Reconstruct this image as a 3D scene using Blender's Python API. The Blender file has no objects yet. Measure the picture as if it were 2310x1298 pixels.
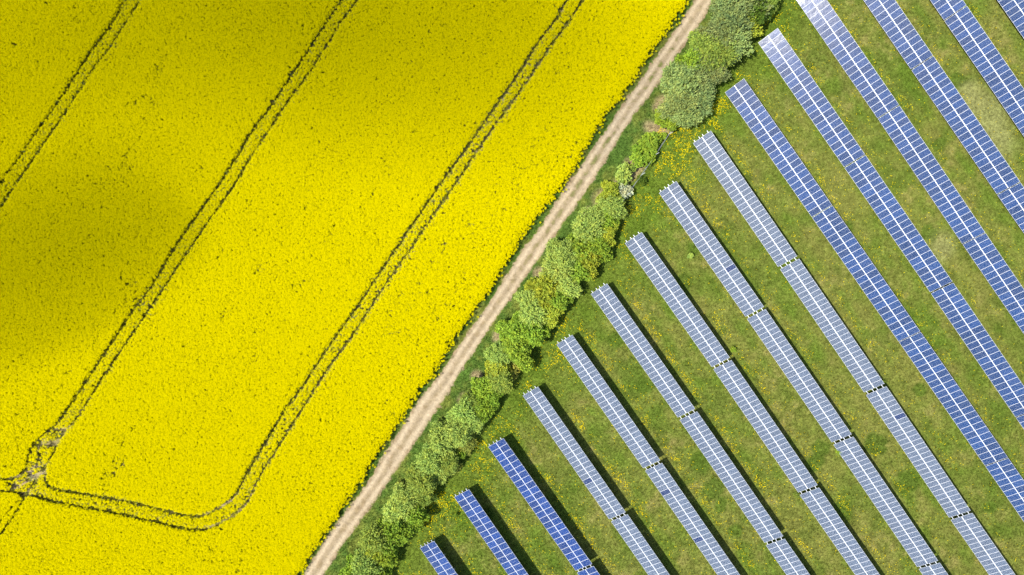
import bpy, math, random
import numpy as np
from mathutils import Vector, Matrix

random.seed(7)
rng = np.random.default_rng(11)
S = bpy.context.scene
COL = S.collection

# ---------------------------------------------------------------- camera, light, exposure
CAM_H = 108.0
PPM = 14.0                       # photograph pixels per metre on the ground
CX, CY = 1155.0, 649.0
cam_d = bpy.data.cameras.new('camera'); cam = bpy.data.objects.new('camera', cam_d); COL.objects.link(cam)
cam.location = (0, 0, CAM_H)
cam_d.sensor_width = 36.0
cam_d.lens = 36.0 * CAM_H / (2310.0 / PPM)
cam_d.clip_start = 1.0; cam_d.clip_end = 6000.0
S.camera = cam

SUN_DIR = Vector((-0.535, -0.145, 1.0)).normalized()       # towards the sun
world = bpy.data.worlds.new('World'); S.world = world; world.use_nodes = True
wn = world.node_tree.nodes; wl = world.node_tree.links
bg = wn['Background']; bg.inputs['Strength'].default_value = 0.135
sky = wn.new('ShaderNodeTexSky'); sky.sky_type = 'NISHITA'; sky.sun_disc = False
sky.sun_elevation = math.asin(SUN_DIR.z); sky.sun_rotation = math.atan2(SUN_DIR.x, SUN_DIR.y)
sky.air_density = 1.0; sky.dust_density = 1.2; sky.ozone_density = 1.0
wl.new(sky.outputs['Color'], bg.inputs['Color'])
sun_d = bpy.data.lights.new('sun', 'SUN'); sun_d.energy = 4.3; sun_d.angle = math.radians(0.5)
sun_d.color = (1.0, 0.955, 0.88)
sun = bpy.data.objects.new('sun', sun_d); COL.objects.link(sun)
sun.rotation_euler = (-SUN_DIR).to_track_quat('-Z', 'Y').to_euler(); sun.location = (-60, -20, 120)
S.view_settings.view_transform = 'Standard'; S.view_settings.look = 'None'
S.view_settings.gamma = 1.0; S.view_settings.use_curve_mapping = False
S.view_settings.exposure = 0.95
S.render.engine = 'CYCLES'
S.cycles.max_bounces = 6; S.cycles.diffuse_bounces = 3; S.cycles.glossy_bounces = 3
S.cycles.transmission_bounces = 3; S.cycles.transparent_max_bounces = 8
S.cycles.use_adaptive_sampling = True

# ---------------------------------------------------------------- helpers
def W(px, py, z=0.0):
    """measured photograph pixel -> world position on the plane of height z"""
    k = (1.0 - z / CAM_H) / PPM
    return ((px - CX) * k, (CY - py) * k)
def WL(pts, z=0.0):
    return np.array([W(p[0], p[1], z) for p in pts], float)

def tag(o, label=None, cat=None, group=None, kind=None):
    if label: o['label'] = label
    if cat: o['category'] = cat
    if group: o['group'] = group
    if kind: o['kind'] = kind
    return o
def link(name, data, parent=None, mat=None):
    o = bpy.data.objects.new(name, data); COL.objects.link(o)
    if parent is not None: o.parent = parent
    if mat is not None and data is not None:
        data.materials.append(mat)
    return o
def mesh(name, verts, faces, smooth=False):
    m = bpy.data.meshes.new(name)
    m.from_pydata([tuple(map(float, v)) for v in verts], [], [tuple(f) for f in faces])
    m.update()
    if smooth:
        m.polygons.foreach_set('use_smooth', [True] * len(m.polygons))
    return m
def quads_mesh(name, verts):
    """verts: (n*4,3) array, quads in order"""
    verts = np.asarray(verts, np.float32); n = len(verts) // 4
    m = bpy.data.meshes.new(name)
    m.vertices.add(n * 4); m.vertices.foreach_set('co', verts.ravel())
    m.loops.add(n * 4); m.loops.foreach_set('vertex_index', np.arange(n * 4, dtype=np.int32))
    m.polygons.add(n); m.polygons.foreach_set('loop_start', np.arange(0, n * 4, 4, dtype=np.int32))
    m.update(calc_edges=True); m.validate()
    return m
def grid_mesh(name, P, col=None, keep=None):
    """P (ny,nx,3) grid of positions, col (ny,nx,3) linear colours"""
    ny, nx = P.shape[:2]
    idx = np.arange(ny * nx, dtype=np.int32).reshape(ny, nx)
    q = np.stack([idx[:-1, :-1], idx[:-1, 1:], idx[1:, 1:], idx[1:, :-1]], -1).reshape(-1, 4)
    if keep is not None: q = q[keep.reshape(-1)]
    m = bpy.data.meshes.new(name)
    m.vertices.add(ny * nx); m.vertices.foreach_set('co', P.astype(np.float32).ravel())
    m.loops.add(q.size); m.loops.foreach_set('vertex_index', q.ravel())
    m.polygons.add(len(q)); m.polygons.foreach_set('loop_start', np.arange(0, q.size, 4, dtype=np.int32))
    m.update(calc_edges=True)
    m.polygons.foreach_set('use_smooth', np.ones(len(q), bool))
    if col is not None:
        a = m.color_attributes.new('col', 'FLOAT_COLOR', 'POINT')
        c = np.ones((ny * nx, 4), np.float32); c[:, :3] = col.reshape(-1, 3)
        a.data.foreach_set('color', c.ravel())
    return m
def box_geo(x0, x1, y0, y1, z0, z1, off=0):
    v = [(x0,y0,z0),(x1,y0,z0),(x1,y1,z0),(x0,y1,z0),(x0,y0,z1),(x1,y0,z1),(x1,y1,z1),(x0,y1,z1)]
    f = [(0,3,2,1),(4,5,6,7),(0,1,5,4),(1,2,6,5),(2,3,7,6),(3,0,4,7)]
    return v, [tuple(i + off for i in q) for q in f]
def tube_geo(path, radii, n=6, off=0):
    V = []; F = []
    for i, p in enumerate(path):
        p = Vector(p)
        d = (Vector(path[min(i+1, len(path)-1)]) - Vector(path[max(i-1, 0)])).normalized()
        a = d.orthogonal().normalized(); b = d.cross(a)
        for k in range(n):
            t = 2 * math.pi * k / n
            V.append(p + (a * math.cos(t) + b * math.sin(t)) * radii[i])
    for i in range(len(path) - 1):
        for k in range(n):
            F.append((off+i*n+k, off+i*n+(k+1)%n, off+(i+1)*n+(k+1)%n, off+(i+1)*n+k))
    F.append(tuple(off + k for k in reversed(range(n)))); F.append(tuple(off + (len(path)-1)*n + k for k in range(n)))
    return V, F

# value noise (numpy), roughly 0..1
_tab = rng.random((256, 256)).astype(np.float32)
def vnoise(x, y, scale, seed=0):
    x = np.asarray(x, np.float64) / scale + seed * 17.3; y = np.asarray(y, np.float64) / scale + seed * 41.7
    xi = np.floor(x).astype(int); yi = np.floor(y).astype(int)
    fx = x - xi; fy = y - yi
    fx = fx * fx * (3 - 2 * fx); fy = fy * fy * (3 - 2 * fy)
    g = lambda a, b: _tab[a & 255, b & 255]
    return (g(xi, yi) * (1-fx) + g(xi+1, yi) * fx) * (1-fy) + (g(xi, yi+1) * (1-fx) + g(xi+1, yi+1) * fx) * fy
def fbm(x, y, scale, seed=0, o=4):
    s = 0; a = 1; t = 0
    for i in range(o):
        s = s + a * vnoise(x, y, scale / 2**i, seed + i * 3); t += a; a *= 0.55
    return s / t
def sstep(a, b, x):
    t = np.clip((x - a) / (b - a), 0, 1); return t * t * (3 - 2 * t)
def poly_dist(P, line):
    """distance of points P (n,2) to polyline, and the signed side (+ = right of travel)"""
    best = np.full(len(P), 1e9); side = np.zeros(len(P))
    for a, b in zip(line[:-1], line[1:]):
        ab = b - a; L2 = (ab @ ab) + 1e-12
        t = np.clip(((P - a) @ ab) / L2, 0, 1)
        d = P - (a + t[:, None] * ab)
        dist = np.hypot(d[:, 0], d[:, 1])
        m = dist < best
        best[m] = dist[m]
        side[m] = (ab[1] * d[m, 0] - ab[0] * d[m, 1])
    return best, np.sign(side)
def smooth_line(line, step=0.5):
    """resample a polyline with Catmull-Rom"""
    P = np.vstack([2*line[0]-line[1], line, 2*line[-1]-line[-2]])
    out = []
    for i in range(1, len(P) - 2):
        n = max(2, int(np.hypot(*(P[i+1]-P[i])) / step))
        for t in np.linspace(0, 1, n, endpoint=False):
            a, b, c, d = P[i-1], P[i], P[i+1], P[i+2]
            out.append(0.5*((2*b)+(-a+c)*t+(2*a-5*b+4*c-d)*t*t+(-a+3*b-3*c+d)*t**3))
    out.append(P[-2]); return np.array(out)
def mix3(a, b, t):
    t = np.asarray(t)[..., None]; return np.asarray(a) * (1 - t) + np.asarray(b) * t

# ---------------------------------------------------------------- materials
def new_mat(name):
    m = bpy.data.materials.new(name); m.use_nodes = True
    nt = m.node_tree; return m, nt.nodes, nt.links, nt.nodes['Principled BSDF']
def ramp(nodes, stops):
    r = nodes.new('ShaderNodeValToRGB'); e = r.color_ramp.elements
    e[0].position, e[0].color = stops[0][0], (*stops[0][1], 1)
    e[1].position, e[1].color = stops[-1][0], (*stops[-1][1], 1)
    for p, c in stops[1:-1]:
        n = e.new(p); n.color = (*c, 1)
    return r
def plain_mat(name, col, rough=0.6, metal=0.0, var=0.12, scale=3.0):
    m, n, l, b = new_mat(name)
    tex = n.new('ShaderNodeTexNoise'); tex.inputs['Scale'].default_value = scale; tex.inputs['Detail'].default_value = 4
    tc = n.new('ShaderNodeTexCoord'); l.new(tc.outputs['Object'], tex.inputs['Vector'])
    r = ramp(n, [(0.3, tuple(c * (1 - var) for c in col)), (0.7, tuple(min(1, c * (1 + var)) for c in col))])
    l.new(tex.outputs['Fac'], r.inputs['Fac']); l.new(r.outputs['Color'], b.inputs['Base Color'])
    b.inputs['Roughness'].default_value = rough; b.inputs['Metallic'].default_value = metal
    return m
def attr_mat(name, attr_type, attr='col', noise=((0.6, 5.0), ), bump=0.0, bump_scale=8.0, rough=0.95, transl=0.0, rand=0.0):
    """vertex/instancer colour times fine world-space noise"""
    m, n, l, b = new_mat(name)
    a = n.new('ShaderNodeAttribute'); a.attribute_type = attr_type; a.attribute_name = attr
    geo = n.new('ShaderNodeNewGeometry')
    src = a.outputs['Color']
    for amp, sc in noise:
        t = n.new('ShaderNodeTexNoise'); t.inputs['Scale'].default_value = sc; t.inputs['Detail'].default_value = 3
        l.new(geo.outputs['Position'], t.inputs['Vector'])
        mr = n.new('ShaderNodeMapRange'); mr.inputs['From Min'].default_value = 0.3; mr.inputs['From Max'].default_value = 0.7
        mr.inputs['To Min'].default_value = 1 - amp; mr.inputs['To Max'].default_value = 1 + amp
        l.new(t.outputs['Fac'], mr.inputs['Value'])
        v = n.new('ShaderNodeVectorMath'); v.operation = 'SCALE'
        l.new(src, v.inputs[0]); l.new(mr.outputs['Result'], v.inputs['Scale']); src = v.outputs['Vector']
    if rand > 0:
        oi = n.new('ShaderNodeObjectInfo'); mr = n.new('ShaderNodeMapRange')
        mr.inputs['To Min'].default_value = 1 - rand; mr.inputs['To Max'].default_value = 1 + rand
        l.new(oi.outputs['Random'], mr.inputs['Value'])
        v = n.new('ShaderNodeVectorMath'); v.operation = 'SCALE'
        l.new(src, v.inputs[0]); l.new(mr.outputs['Result'], v.inputs['Scale']); src = v.outputs['Vector']
    l.new(src, b.inputs['Base Color'])
    b.inputs['Roughness'].default_value = rough
    b.inputs['Specular IOR Level'].default_value = 0.0
    if bump > 0:
        t = n.new('ShaderNodeTexNoise'); t.inputs['Scale'].default_value = bump_scale; t.inputs['Detail'].default_value = 5
        l.new(geo.outputs['Position'], t.inputs['Vector'])
        bp = n.new('ShaderNodeBump'); bp.inputs['Strength'].default_value = bump; bp.inputs['Distance'].default_value = 0.08
        l.new(t.outputs['Fac'], bp.inputs['Height']); l.new(bp.outputs['Normal'], b.inputs['Normal'])
    if transl > 0:
        out = n['Material Output']; tr = n.new('ShaderNodeBsdfTranslucent'); mx = n.new('ShaderNodeMixShader')
        mx.inputs['Fac'].default_value = transl
        l.new(src, tr.inputs['Color']); l.new(b.outputs['BSDF'], mx.inputs[1]); l.new(tr.outputs['BSDF'], mx.inputs[2])
        l.new(mx.outputs['Shader'], out.inputs['Surface'])
    return m
def leaf_mat(name, col, transl=0.35, rand=0.2, objcol=False, rough=0.6, spec=0.0):
    m, n, l, b = new_mat(name)
    if objcol:
        oi = n.new('ShaderNodeObjectInfo'); src = oi.outputs['Color']
    else:
        rgb = n.new('ShaderNodeRGB'); rgb.outputs[0].default_value = (*col, 1); src = rgb.outputs[0]
    geo = n.new('ShaderNodeNewGeometry')
    mr = n.new('ShaderNodeMapRange'); mr.inputs['To Min'].default_value = 1 - rand; mr.inputs['To Max'].default_value = 1 + rand
    l.new(geo.outputs['Random Per Island'], mr.inputs['Value'])
    if objcol:      # sprays of younger and older leaves through a crown
        tx = n.new('ShaderNodeTexNoise'); tx.inputs['Scale'].default_value = 1.3; tx.inputs['Detail'].default_value = 3
        l.new(geo.outputs['Position'], tx.inputs['Vector'])
        r = ramp(n, [(0.35, (0.78, 0.86, 0.95)), (0.5, (1.0, 1.0, 1.0)), (0.68, (1.30, 1.14, 0.95))])
        l.new(tx.outputs['Fac'], r.inputs['Fac'])
        mu = n.new('ShaderNodeVectorMath'); mu.operation = 'MULTIPLY'
        l.new(src, mu.inputs[0]); l.new(r.outputs['Color'], mu.inputs[1]); src = mu.outputs['Vector']
    v = n.new('ShaderNodeVectorMath'); v.operation = 'SCALE'
    l.new(src, v.inputs[0]); l.new(mr.outputs['Result'], v.inputs['Scale'])
    l.new(v.outputs['Vector'], b.inputs['Base Color']); b.inputs['Roughness'].default_value = rough
    b.inputs['Specular IOR Level'].default_value = spec
    tr = n.new('ShaderNodeBsdfTranslucent'); mx = n.new('ShaderNodeMixShader'); mx.inputs['Fac'].default_value = transl
    l.new(v.outputs['Vector'], tr.inputs['Color'])
    l.new(b.outputs['BSDF'], mx.inputs[1]); l.new(tr.outputs['BSDF'], mx.inputs[2])
    l.new(mx.outputs['Shader'], n['Material Output'].inputs['Surface'])
    return m

M_ground = attr_mat('meadow_ground', 'GEOMETRY', noise=((0.28, 2.2), (0.35, 9.0)), bump=0.7, bump_scale=10)
M_dirt = attr_mat('dirt', 'GEOMETRY', noise=((0.10, 1.2), (0.16, 7.0)), bump=0.5, bump_scale=12)
M_tuft = attr_mat('grass_blades', 'INSTANCER', noise=((0.15, 3.0), ), transl=0.3, rand=0.3, rough=0.7)
M_flower = leaf_mat('rape_flower_yellow', (0.630, 0.550, 0.0), transl=0.30, rand=0.11)
M_rapeleaf = leaf_mat('rape_leaf_green', (0.13, 0.145, 0.008), transl=0.3, rand=0.3)
M_rapeteal = leaf_mat('rape_leaf_grey_green', (0.20, 0.27, 0.085), transl=0.25, rand=0.3)
M_regrowth = leaf_mat('rape_regrowth_green', (0.22, 0.24, 0.025), transl=0.25, rand=0.3)
M_dandy = leaf_mat('dandelion_yellow', (0.78, 0.60, 0.0), transl=0.2, rand=0.12)
M_crown = leaf_mat('shrub_leaf', (0.1, 0.1, 0.1), transl=0.25, rand=0.28, objcol=True, spec=0.05)
M_bark = plain_mat('bark', (0.11, 0.085, 0.06), 0.9, var=0.3)
M_alu = plain_mat('frame_aluminium', (0.54, 0.55, 0.56), 0.45, 0.0, var=0.04)
M_steel = plain_mat('galvanised_steel', (0.52, 0.54, 0.55), 0.5, 0.25, var=0.10)
M_wire = plain_mat('fence_wire', (0.30, 0.31, 0.31), 0.6, 0.3, var=0.1)
M_fpost = plain_mat('fence_post_metal', (0.55, 0.56, 0.56), 0.55, 0.2, var=0.1)

def panel_mat(name, nx, ny, cell, line, bus, diamond, rough, bright_var, coat=0.0):
    """photovoltaic cells printed behind glass: UV runs 0..1 along the short (u) and long (v) side"""
    m, n, l, b = new_mat(name)
    tc = n.new('ShaderNodeTexCoord'); sp = n.new('ShaderNodeSeparateXYZ'); l.new(tc.outputs['UV'], sp.inputs[0])
    def M(op, a, bb=None, c=None):
        k = n.new('ShaderNodeMath'); k.operation = op
        for i, s in enumerate((a, bb, c)):
            if s is None: continue
            if isinstance(s, (int, float)): k.inputs[i].default_value = s
            else: l.new(s, k.inputs[i])
        return k.outputs[0]
    cu = M('FRACT', M('MULTIPLY', sp.outputs['X'], nx)); cv = M('FRACT', M('MULTIPLY', sp.outputs['Y'], ny))
    du = M('SUBTRACT', 0.5, M('ABSOLUTE', M('SUBTRACT', cu, 0.5)))     # distance to the cell border
    dv = M('SUBTRACT', 0.5, M('ABSOLUTE', M('SUBTRACT', cv, 0.5)))
    g = M('MAXIMUM', M('LESS_THAN', du, line), M('LESS_THAN', dv, line))
    if diamond > 0:
        g = M('MAXIMUM', g, M('LESS_THAN', M('ADD', du, dv), diamond))
    bu = M('ABSOLUTE', M('SUBTRACT', M('FRACT', M('MULTIPLY', cu, 2.0)), 0.5))
    bus_m = M('LESS_THAN', bu, bus)
    oi = n.new('ShaderNodeObjectInfo')
    mr = n.new('ShaderNodeMapRange'); mr.inputs['To Min'].default_value = 1 - bright_var; mr.inputs['To Max'].default_value = 1 + bright_var
    l.new(oi.outputs['Random'], mr.inputs['Value'])
    tex = n.new('ShaderNodeTexNoise'); tex.inputs['Scale'].default_value = 2.5
    geo = n.new('ShaderNodeNewGeometry'); l.new(geo.outputs['Position'], tex.inputs['Vector'])
    mr2 = n.new('ShaderNodeMapRange'); mr2.inputs['To Min'].default_value = 0.75; mr2.inputs['To Max'].default_value = 1.25
    l.new(tex.outputs['Fac'], mr2.inputs['Value'])
    base = n.new('ShaderNodeRGB'); base.outputs[0].default_value = (*cell, 1)
    sc = n.new('ShaderNodeVectorMath'); sc.operation = 'SCALE'
    l.new(base.outputs[0], sc.inputs[0]); l.new(M('MULTIPLY', mr.outputs[0], mr2.outputs[0]), sc.inputs['Scale'])
    mx = n.new('ShaderNodeMix'); mx.data_type = 'RGBA'; l.new(bus_m, mx.inputs['Factor'])
    l.new(sc.outputs['Vector'], mx.inputs['A']); mx.inputs['B'].default_value = (0.22, 0.25, 0.32, 1)
    mx2 = n.new('ShaderNodeMix'); mx2.data_type = 'RGBA'; l.new(g, mx2.inputs['Factor'])
    l.new(mx.outputs['Result'], mx2.inputs['A']); mx2.inputs['B'].default_value = (0.45, 0.48, 0.54, 1)
    l.new(mx2.outputs['Result'], b.inputs['Base Color'])
    b.inputs['Roughness'].default_value = rough; b.inputs['IOR'].default_value = 1.5
    wv = n.new('ShaderNodeTexNoise'); wv.inputs['Scale'].default_value = 1.1; wv.inputs['Detail'].default_value = 2
    l.new(geo.outputs['Position'], wv.inputs['Vector'])
    bp = n.new('ShaderNodeBump'); bp.inputs['Strength'].default_value = 0.16; bp.inputs['Distance'].default_value = 0.06
    l.new(wv.outputs['Fac'], bp.inputs['Height']); l.new(bp.outputs['Normal'], b.inputs['Normal'])
    b.inputs['Specular IOR Level'].default_value = 0.36; b.inputs['Coat Weight'].default_value = coat; b.inputs['Coat Roughness'].default_value = 0.06
    return m
M_blue = panel_mat('blue_polycrystalline_cells', 6, 10, (0.0050, 0.027, 0.094), 0.008, 0.020, 0.0, 0.10, 0.25, 0.0)
M_deep = panel_mat('deep_blue_polycrystalline_cells', 6, 10, (0.0028, 0.022, 0.108), 0.006, 0.016, 0.0, 0.10, 0.25, 0.0)
M_grey = panel_mat('grey_monocrystalline_cells', 6, 12, (0.031, 0.048, 0.076), 0.020, 0.03, 0.13, 0.10, 0.10, 0.0)
M_dark = panel_mat('dark_blue_cells', 6, 10, (0.010, 0.022, 0.070), 0.008, 0.015, 0.0, 0.09, 0.1, 0.0)

# ---------------------------------------------------------------- measured outlines (photograph pixels)
EDGE = [(1640,-130),(1600,-70),(1555,0),(1540,18),(1527,39),(1509,65),(1485,92),(1463,127),(1446.6,159.5),(1420,189.5),(1384,242),(1344,294),(1315,348),
        (1301,370),(1283.5,397),(1254,441.5),(1230.5,467),(1209.6,496),(1187,528),(1155,577),(1126,620),(1106,652),(1073,701),(1040,753),(1020,780),
        (995,823),(973.5,853.5),(958.6,872),(931.5,906.7),(905.6,951),(884.7,980.7),(872,998),(860,1014),(838,1052),(819.4,1080),(792.5,1118.6),(764,1165.7),
        (727,1219),(697,1255),(680,1286.6),(640,1350),(600,1410)]
TRK_L = [(1660,-130),(1566.8,0),(1533,53),(1478,132),(1420,215),(1313,370),(1271,429),(1219.4,510.5),(1180,562),(1143,620),(1089,704),(1020,802),(988,850),
         (934,916.6),(897,980.7),(860,1035),(836,1080),(784,1147),(739,1209),(683,1296.7),(603,1420)]
TRK_R = [(1710,-130),(1612,0),(1582,48.5),(1531,120),(1475.5,201),(1420,276),(1361,370),(1308,454),(1261,518),(1217,582),(1180,634),(1128.5,708),(1057,812),
         (1020,872),(973.4,944),(909.3,1038),(880,1080),(846,1130),(801,1191),(764,1243),(732,1296.7),(650,1420)]
edge = WL(EDGE, 1.2)
trk_l = smooth_line(WL(TRK_L, 0), 0.4); trk_r = smooth_line(WL(TRK_R, 0), 0.4)

RZ = 0.9
RUTS = [smooth_line(WL(p, RZ), 0.4) for p in [
  [(370,-130),(284.7,0),(266,33),(231,83),(211,111),(187,146),(157,192),(118,251),(78,307),(44,357),(15,397),(-10,436),(-90,556)],
  [(402,-130),(318,0),(275,66.5),(251,105),(214,152),(181,203),(148,255),(133,277),(85,346),(44,407),(5.5,464),(-90,604)],
  [(862,-130),(772,0),(715.6,84),(666,160),(617,234),(567.6,301),(501,409),(464,461),(400,552),(347,640),(293,713),(216,830),(136,947),(97,981),(71,1015),(62.5,1049),(40,1075),(0,1080),(-90,1068)],
  [(893,-130),(807,0),(767,54),(728,118),(696,168),(651.5,227),(577.5,338),(518,434),(461.6,513),(402.5,601.6),(341,693.6),(284,776),(216,878),(176,941),(142,981),(116.5,1032),(90,1070),(62.5,1112),(34,1163),(0,1208),(-60,1290)],
  [(102,1050),(108,1089),(131,1103),(227,1120),(296,1131),(369.5,1151),(432,1164),(472,1157),(512,1134),(534,1111),(568.5,1049),(605,989),(642,927),(693.6,856),(750,770),(796,708),(850,627),(895,560),(957,468.5),(1063,318),(1120,237),(1179,153),(1208.7,103.6),(1248,52),(1280,0),(1362,-130)],
  [(-90,1092),(0,1106),(40,1110),(102,1124),(170.5,1140),(250,1154),(341,1174),(409,1190),(455,1194),(489,1182.5),(529,1160),(560,1128.5),(585.6,1077),(631,1003),(682,924),(739,833),(801.6,747.6),(870,642),(922.7,567),(982,478),(1041,394.5),(1110,291),(1169,212),(1218.6,138),(1268,69),(1314.7,0),(1396,-130)],
  [(76,1090),(45,1128),(25.6,1148),(0,1180),(-60,1260)],
]]
RUT_W = [0.17, 0.15, 0.20, 0.18, 0.20, 0.20, 0.10]

# solar rows: per table (start px, end px) of the low edge, kind, number of module columns, rails bridging the gaps
ZLOW, TILT = 0.8, math.radians(28.5)
UPP = (-0.6, -0.8)
def ext(p, k=1.0, dx=194.5, dy=279.8): return (p[0] + dx*k, p[1] + dy*k)
ROWS = [
 ('d', True,  [((947.3,1236.3), None)]),
 ('d', True,  [((1024.9,1121.7), None)]),
 ('d', True,  [((1101.6,1008.2), (1298.6,1287.5)), ((1301.8,1291.9), None)]),
 ('g', True,  [((1179.5,892.5), (1374.5,1171.7)), ((1378.7,1176.4), None)]),
 ('g', True,  [((1255.9,777.3), (1451.3,1056.4)), ((1455.3,1062), None)]),
 ('g', True,  [((1333,663.2), (1529.1,941.9)), ((1533.3,947.5), (1724.8,1224.6)), ((1728,1230.4), None)]),
 ('g', True,  [((1410,549), (1606,828.1)), ((1609.5,833.3), (1801,1111.1)), ((1804.5,1116.8), None)]),
 ('g', True,  [((1487,435.5), (1681.9,714.6)), ((1685.4,719.8), (1876.9,998.1)), ((1880.4,1003.3), (2069.1,1279.2)), ((2072.9,1283.8), None)]),
 ('g', True,  [((1563.7,323.2), (1755.6,602.2)), ((1759.9,607.8), (1949.5,885.4)), ((1953.8,891.4), (2141.4,1167.8)), ((2145.2,1173.2), None)]),
 ('b', False, [((1635.7,208.6), (1831.4,489.8)), ((1832.4,491.3), (2027.3,770.5)), ((2028.3,772), (2222.0,1050.5)), ((2223.2,1052.3), None)]),
 ('b', False, [((1710.5,96.3), (1904.2,377.0)), ((1905.6,379), (2098.6,659.5)), ((2100.4,662.3), (2291.0,941.0)), ((2292.4,943), None)]),
 ('b', False, [((1785.5,-15.5), (1979.6,266.6)), ((1980.8,268.3), (2171.0,550.2)), ((2172.2,551.9), (2363,831)), ]),
 ('b', False, [((1861.2,-126), (2055.2,156.7)), ((2056.6,158.6), (2249,438)), ((2250,440), None)]),
 ('b', False, [((1936,-236), (2129.6,45.6)), ((2130.8,47.4), (2323,327)), ]),
 ('b', False, [((2012,-346), (2204,-66)), ((2205,-64), None)]),
]
row_dir = Vector((0.5720, -0.8203)); row_perp = Vector((0.8203, 0.5720))

# ---------------------------------------------------------------- colour of the grass at a place
hedge_axis = WL([(1760,-80),(1690,20),(1620,100),(1560,195),(1505,265),(1445,355),(1385,450),(1340,530),(1290,590),(1235,670),(1180,770),(1130,840),(1060,935),(1010,1010),(970,1075),(905,1150),(860,1225),(810,1290),(740,1400)], 0.5)
row_starts = WL([r[2][0][0] for r in ROWS], ZLOW)
OVALS = [(1535,640,3.0),(1606,1100,3.2),(1586,1040,3.5),(1625,1140,2.4),(1978,1000,3.2),(1850,1010,2.6),(1840,1045,2.6),(2075,880,2.0),(1985,870,2.2),(2045,1225,2.4),(2050,1085,3.2),(2235,1145,2.0),(1660,1200,2.0),(1905,520,2.2),(1560,560,2.0),(2095,530,2.6),(2160,180,2.6),(2120,330,2.0),(1460,870,2.4),(1390,770,2.2),(1700,900,2.2),(1900,1150,3)]
def grass_color(x, y):
    sh = np.shape(x); x = np.ravel(x); y = np.ravel(y)
    P = np.stack([x, y], 1)
    dl, sl = poly_dist(P, trk_l); dr, sr = poly_dist(P, trk_r)
    dh, shd = poly_dist(P, hedge_axis)
    n1 = fbm(x, y, 9.0, 1); n2 = fbm(x, y, 2.4, 5); n3 = fbm(x, y, 0.7, 9, 3)
    wx = x + 1.5 * (fbm(x, y, 3, 21) - 0.5); wy = y + 1.5 * (fbm(x, y, 3, 22) - 0.5)
    lush = np.array((0.072, 0.110, 0.013)); olive = np.array((0.118, 0.124, 0.026)); brown = np.array((0.172, 0.144, 0.048)); deep = np.array((0.052, 0.086, 0.010))
    ps = x * row_perp.x + y * row_perp.y; ts = x * row_dir.x + y * row_dir.y
    ns = fbm(ps / 1.0, ts / 9.0, 1.6, 161, 3)          # mowing streaks along the rows
    c = mix3(lush, olive, sstep(0.24, 0.66, 0.25*n1 + 0.40*n2 + 0.35*ns))
    c = mix3(c, brown, 0.5 * sstep(0.55, 0.72, 0.4*n2 + 0.3*n3 + 0.3*fbm(x, y, 4, 31)))
    c = mix3(c, deep, 0.4 * sstep(0.60, 0.75, fbm(x, y, 5.0, 41, 3)))
    for ox, oy, r in OVALS:
        wx0, wy0 = W(ox, oy, 0)
        d = np.hypot(wx - wx0, wy - wy0) / (r * 0.62)
        c = mix3(c, deep, 0.8 * sstep(1.1, 0.7, d + 0.4 * (n3 - 0.5)))
    for ox, oy, r in [(2225, 255, 5.5), (2245, 320, 4.0), (2190, 215, 3.0), (2120, 560, 3.0)]:
        a, b_ = W(ox, oy, 0)
        c = mix3(c, np.array((0.175, 0.175, 0.062)), 0.75 * sstep(1.2, 0.2, np.hypot(wx - a, wy - b_) / r + 0.5 * (n2 - 0.5)))
    # lush belt along the hedge on the solar side, fading to drier grass in the array
    near = sstep(15, 4, dh) * (shd < 0)
    c = mix3(c, np.array((0.068, 0.110, 0.010)), 0.75 * near)
    # darker, rank verge between track and hedge, and between track and crop
    vcol = mix3(np.array((0.052, 0.098, 0.016)), np.array((0.105, 0.125, 0.022)), sstep(0.42, 0.68, 0.5*n2 + 0.3*n3 + 0.2*n1))
    on_verge = (sr < 0) & (shd > 0)
    c = np.where(on_verge[:, None], mix3(c, vcol, 0.92), c)
    left_verge = (sl > 0)
    c = np.where(left_verge[:, None], mix3(np.array((0.045, 0.080, 0.012)), np.array((0.10, 0.112, 0.02)), sstep(0.45, 0.75, n2)), c)
    # dry bare strip along the open fence, upper part
    for fx, fy, r in [(1490,292,1.6),(1498,283,1.5),(1470,330,1.2),(1455,352,1.0),(1440,378,1.4),(1428,392,1.3),(1415,398,1.5),(1425,372,1.5),(1395,425,1.6),(1360,450,2.0),(1470,285,1.4),(1490,235,1.6),(1330,480,1.2),(1255,560,1.2),(1215,610,1.2),(1120,760,1.0),(1085,880,1.4),(1050,905,1.2),(1075,850,1.2)]:
        a, b_ = W(fx, fy, 0)
        d = np.hypot(wx - a, wy - b_) / r
        c = mix3(c, np.array((0.26, 0.20, 0.105)), 0.85 * sstep(1.15, 0.35, d + 0.5 * (n3 - 0.5)))
    c = c * (0.66 + 0.72 * n3)[:, None]
    return c.reshape(*sh, 3)

# ---------------------------------------------------------------- the setting: ground sheets
def sheet(name, half, z, col, mat):
    P = np.zeros((2, 2, 3)); P[..., 0] = [[-half, half], [-half, half]]; P[..., 1] = [[-half, -half], [half, half]]; P[..., 2] = z
    o = link(name, grid_mesh(name, P, np.tile(np.array(col), (2, 2, 1))), None, mat)
    return tag(o, kind='structure')
sheet('ground', 2500, -0.03, (0.10, 0.12, 0.03), M_ground)

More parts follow.
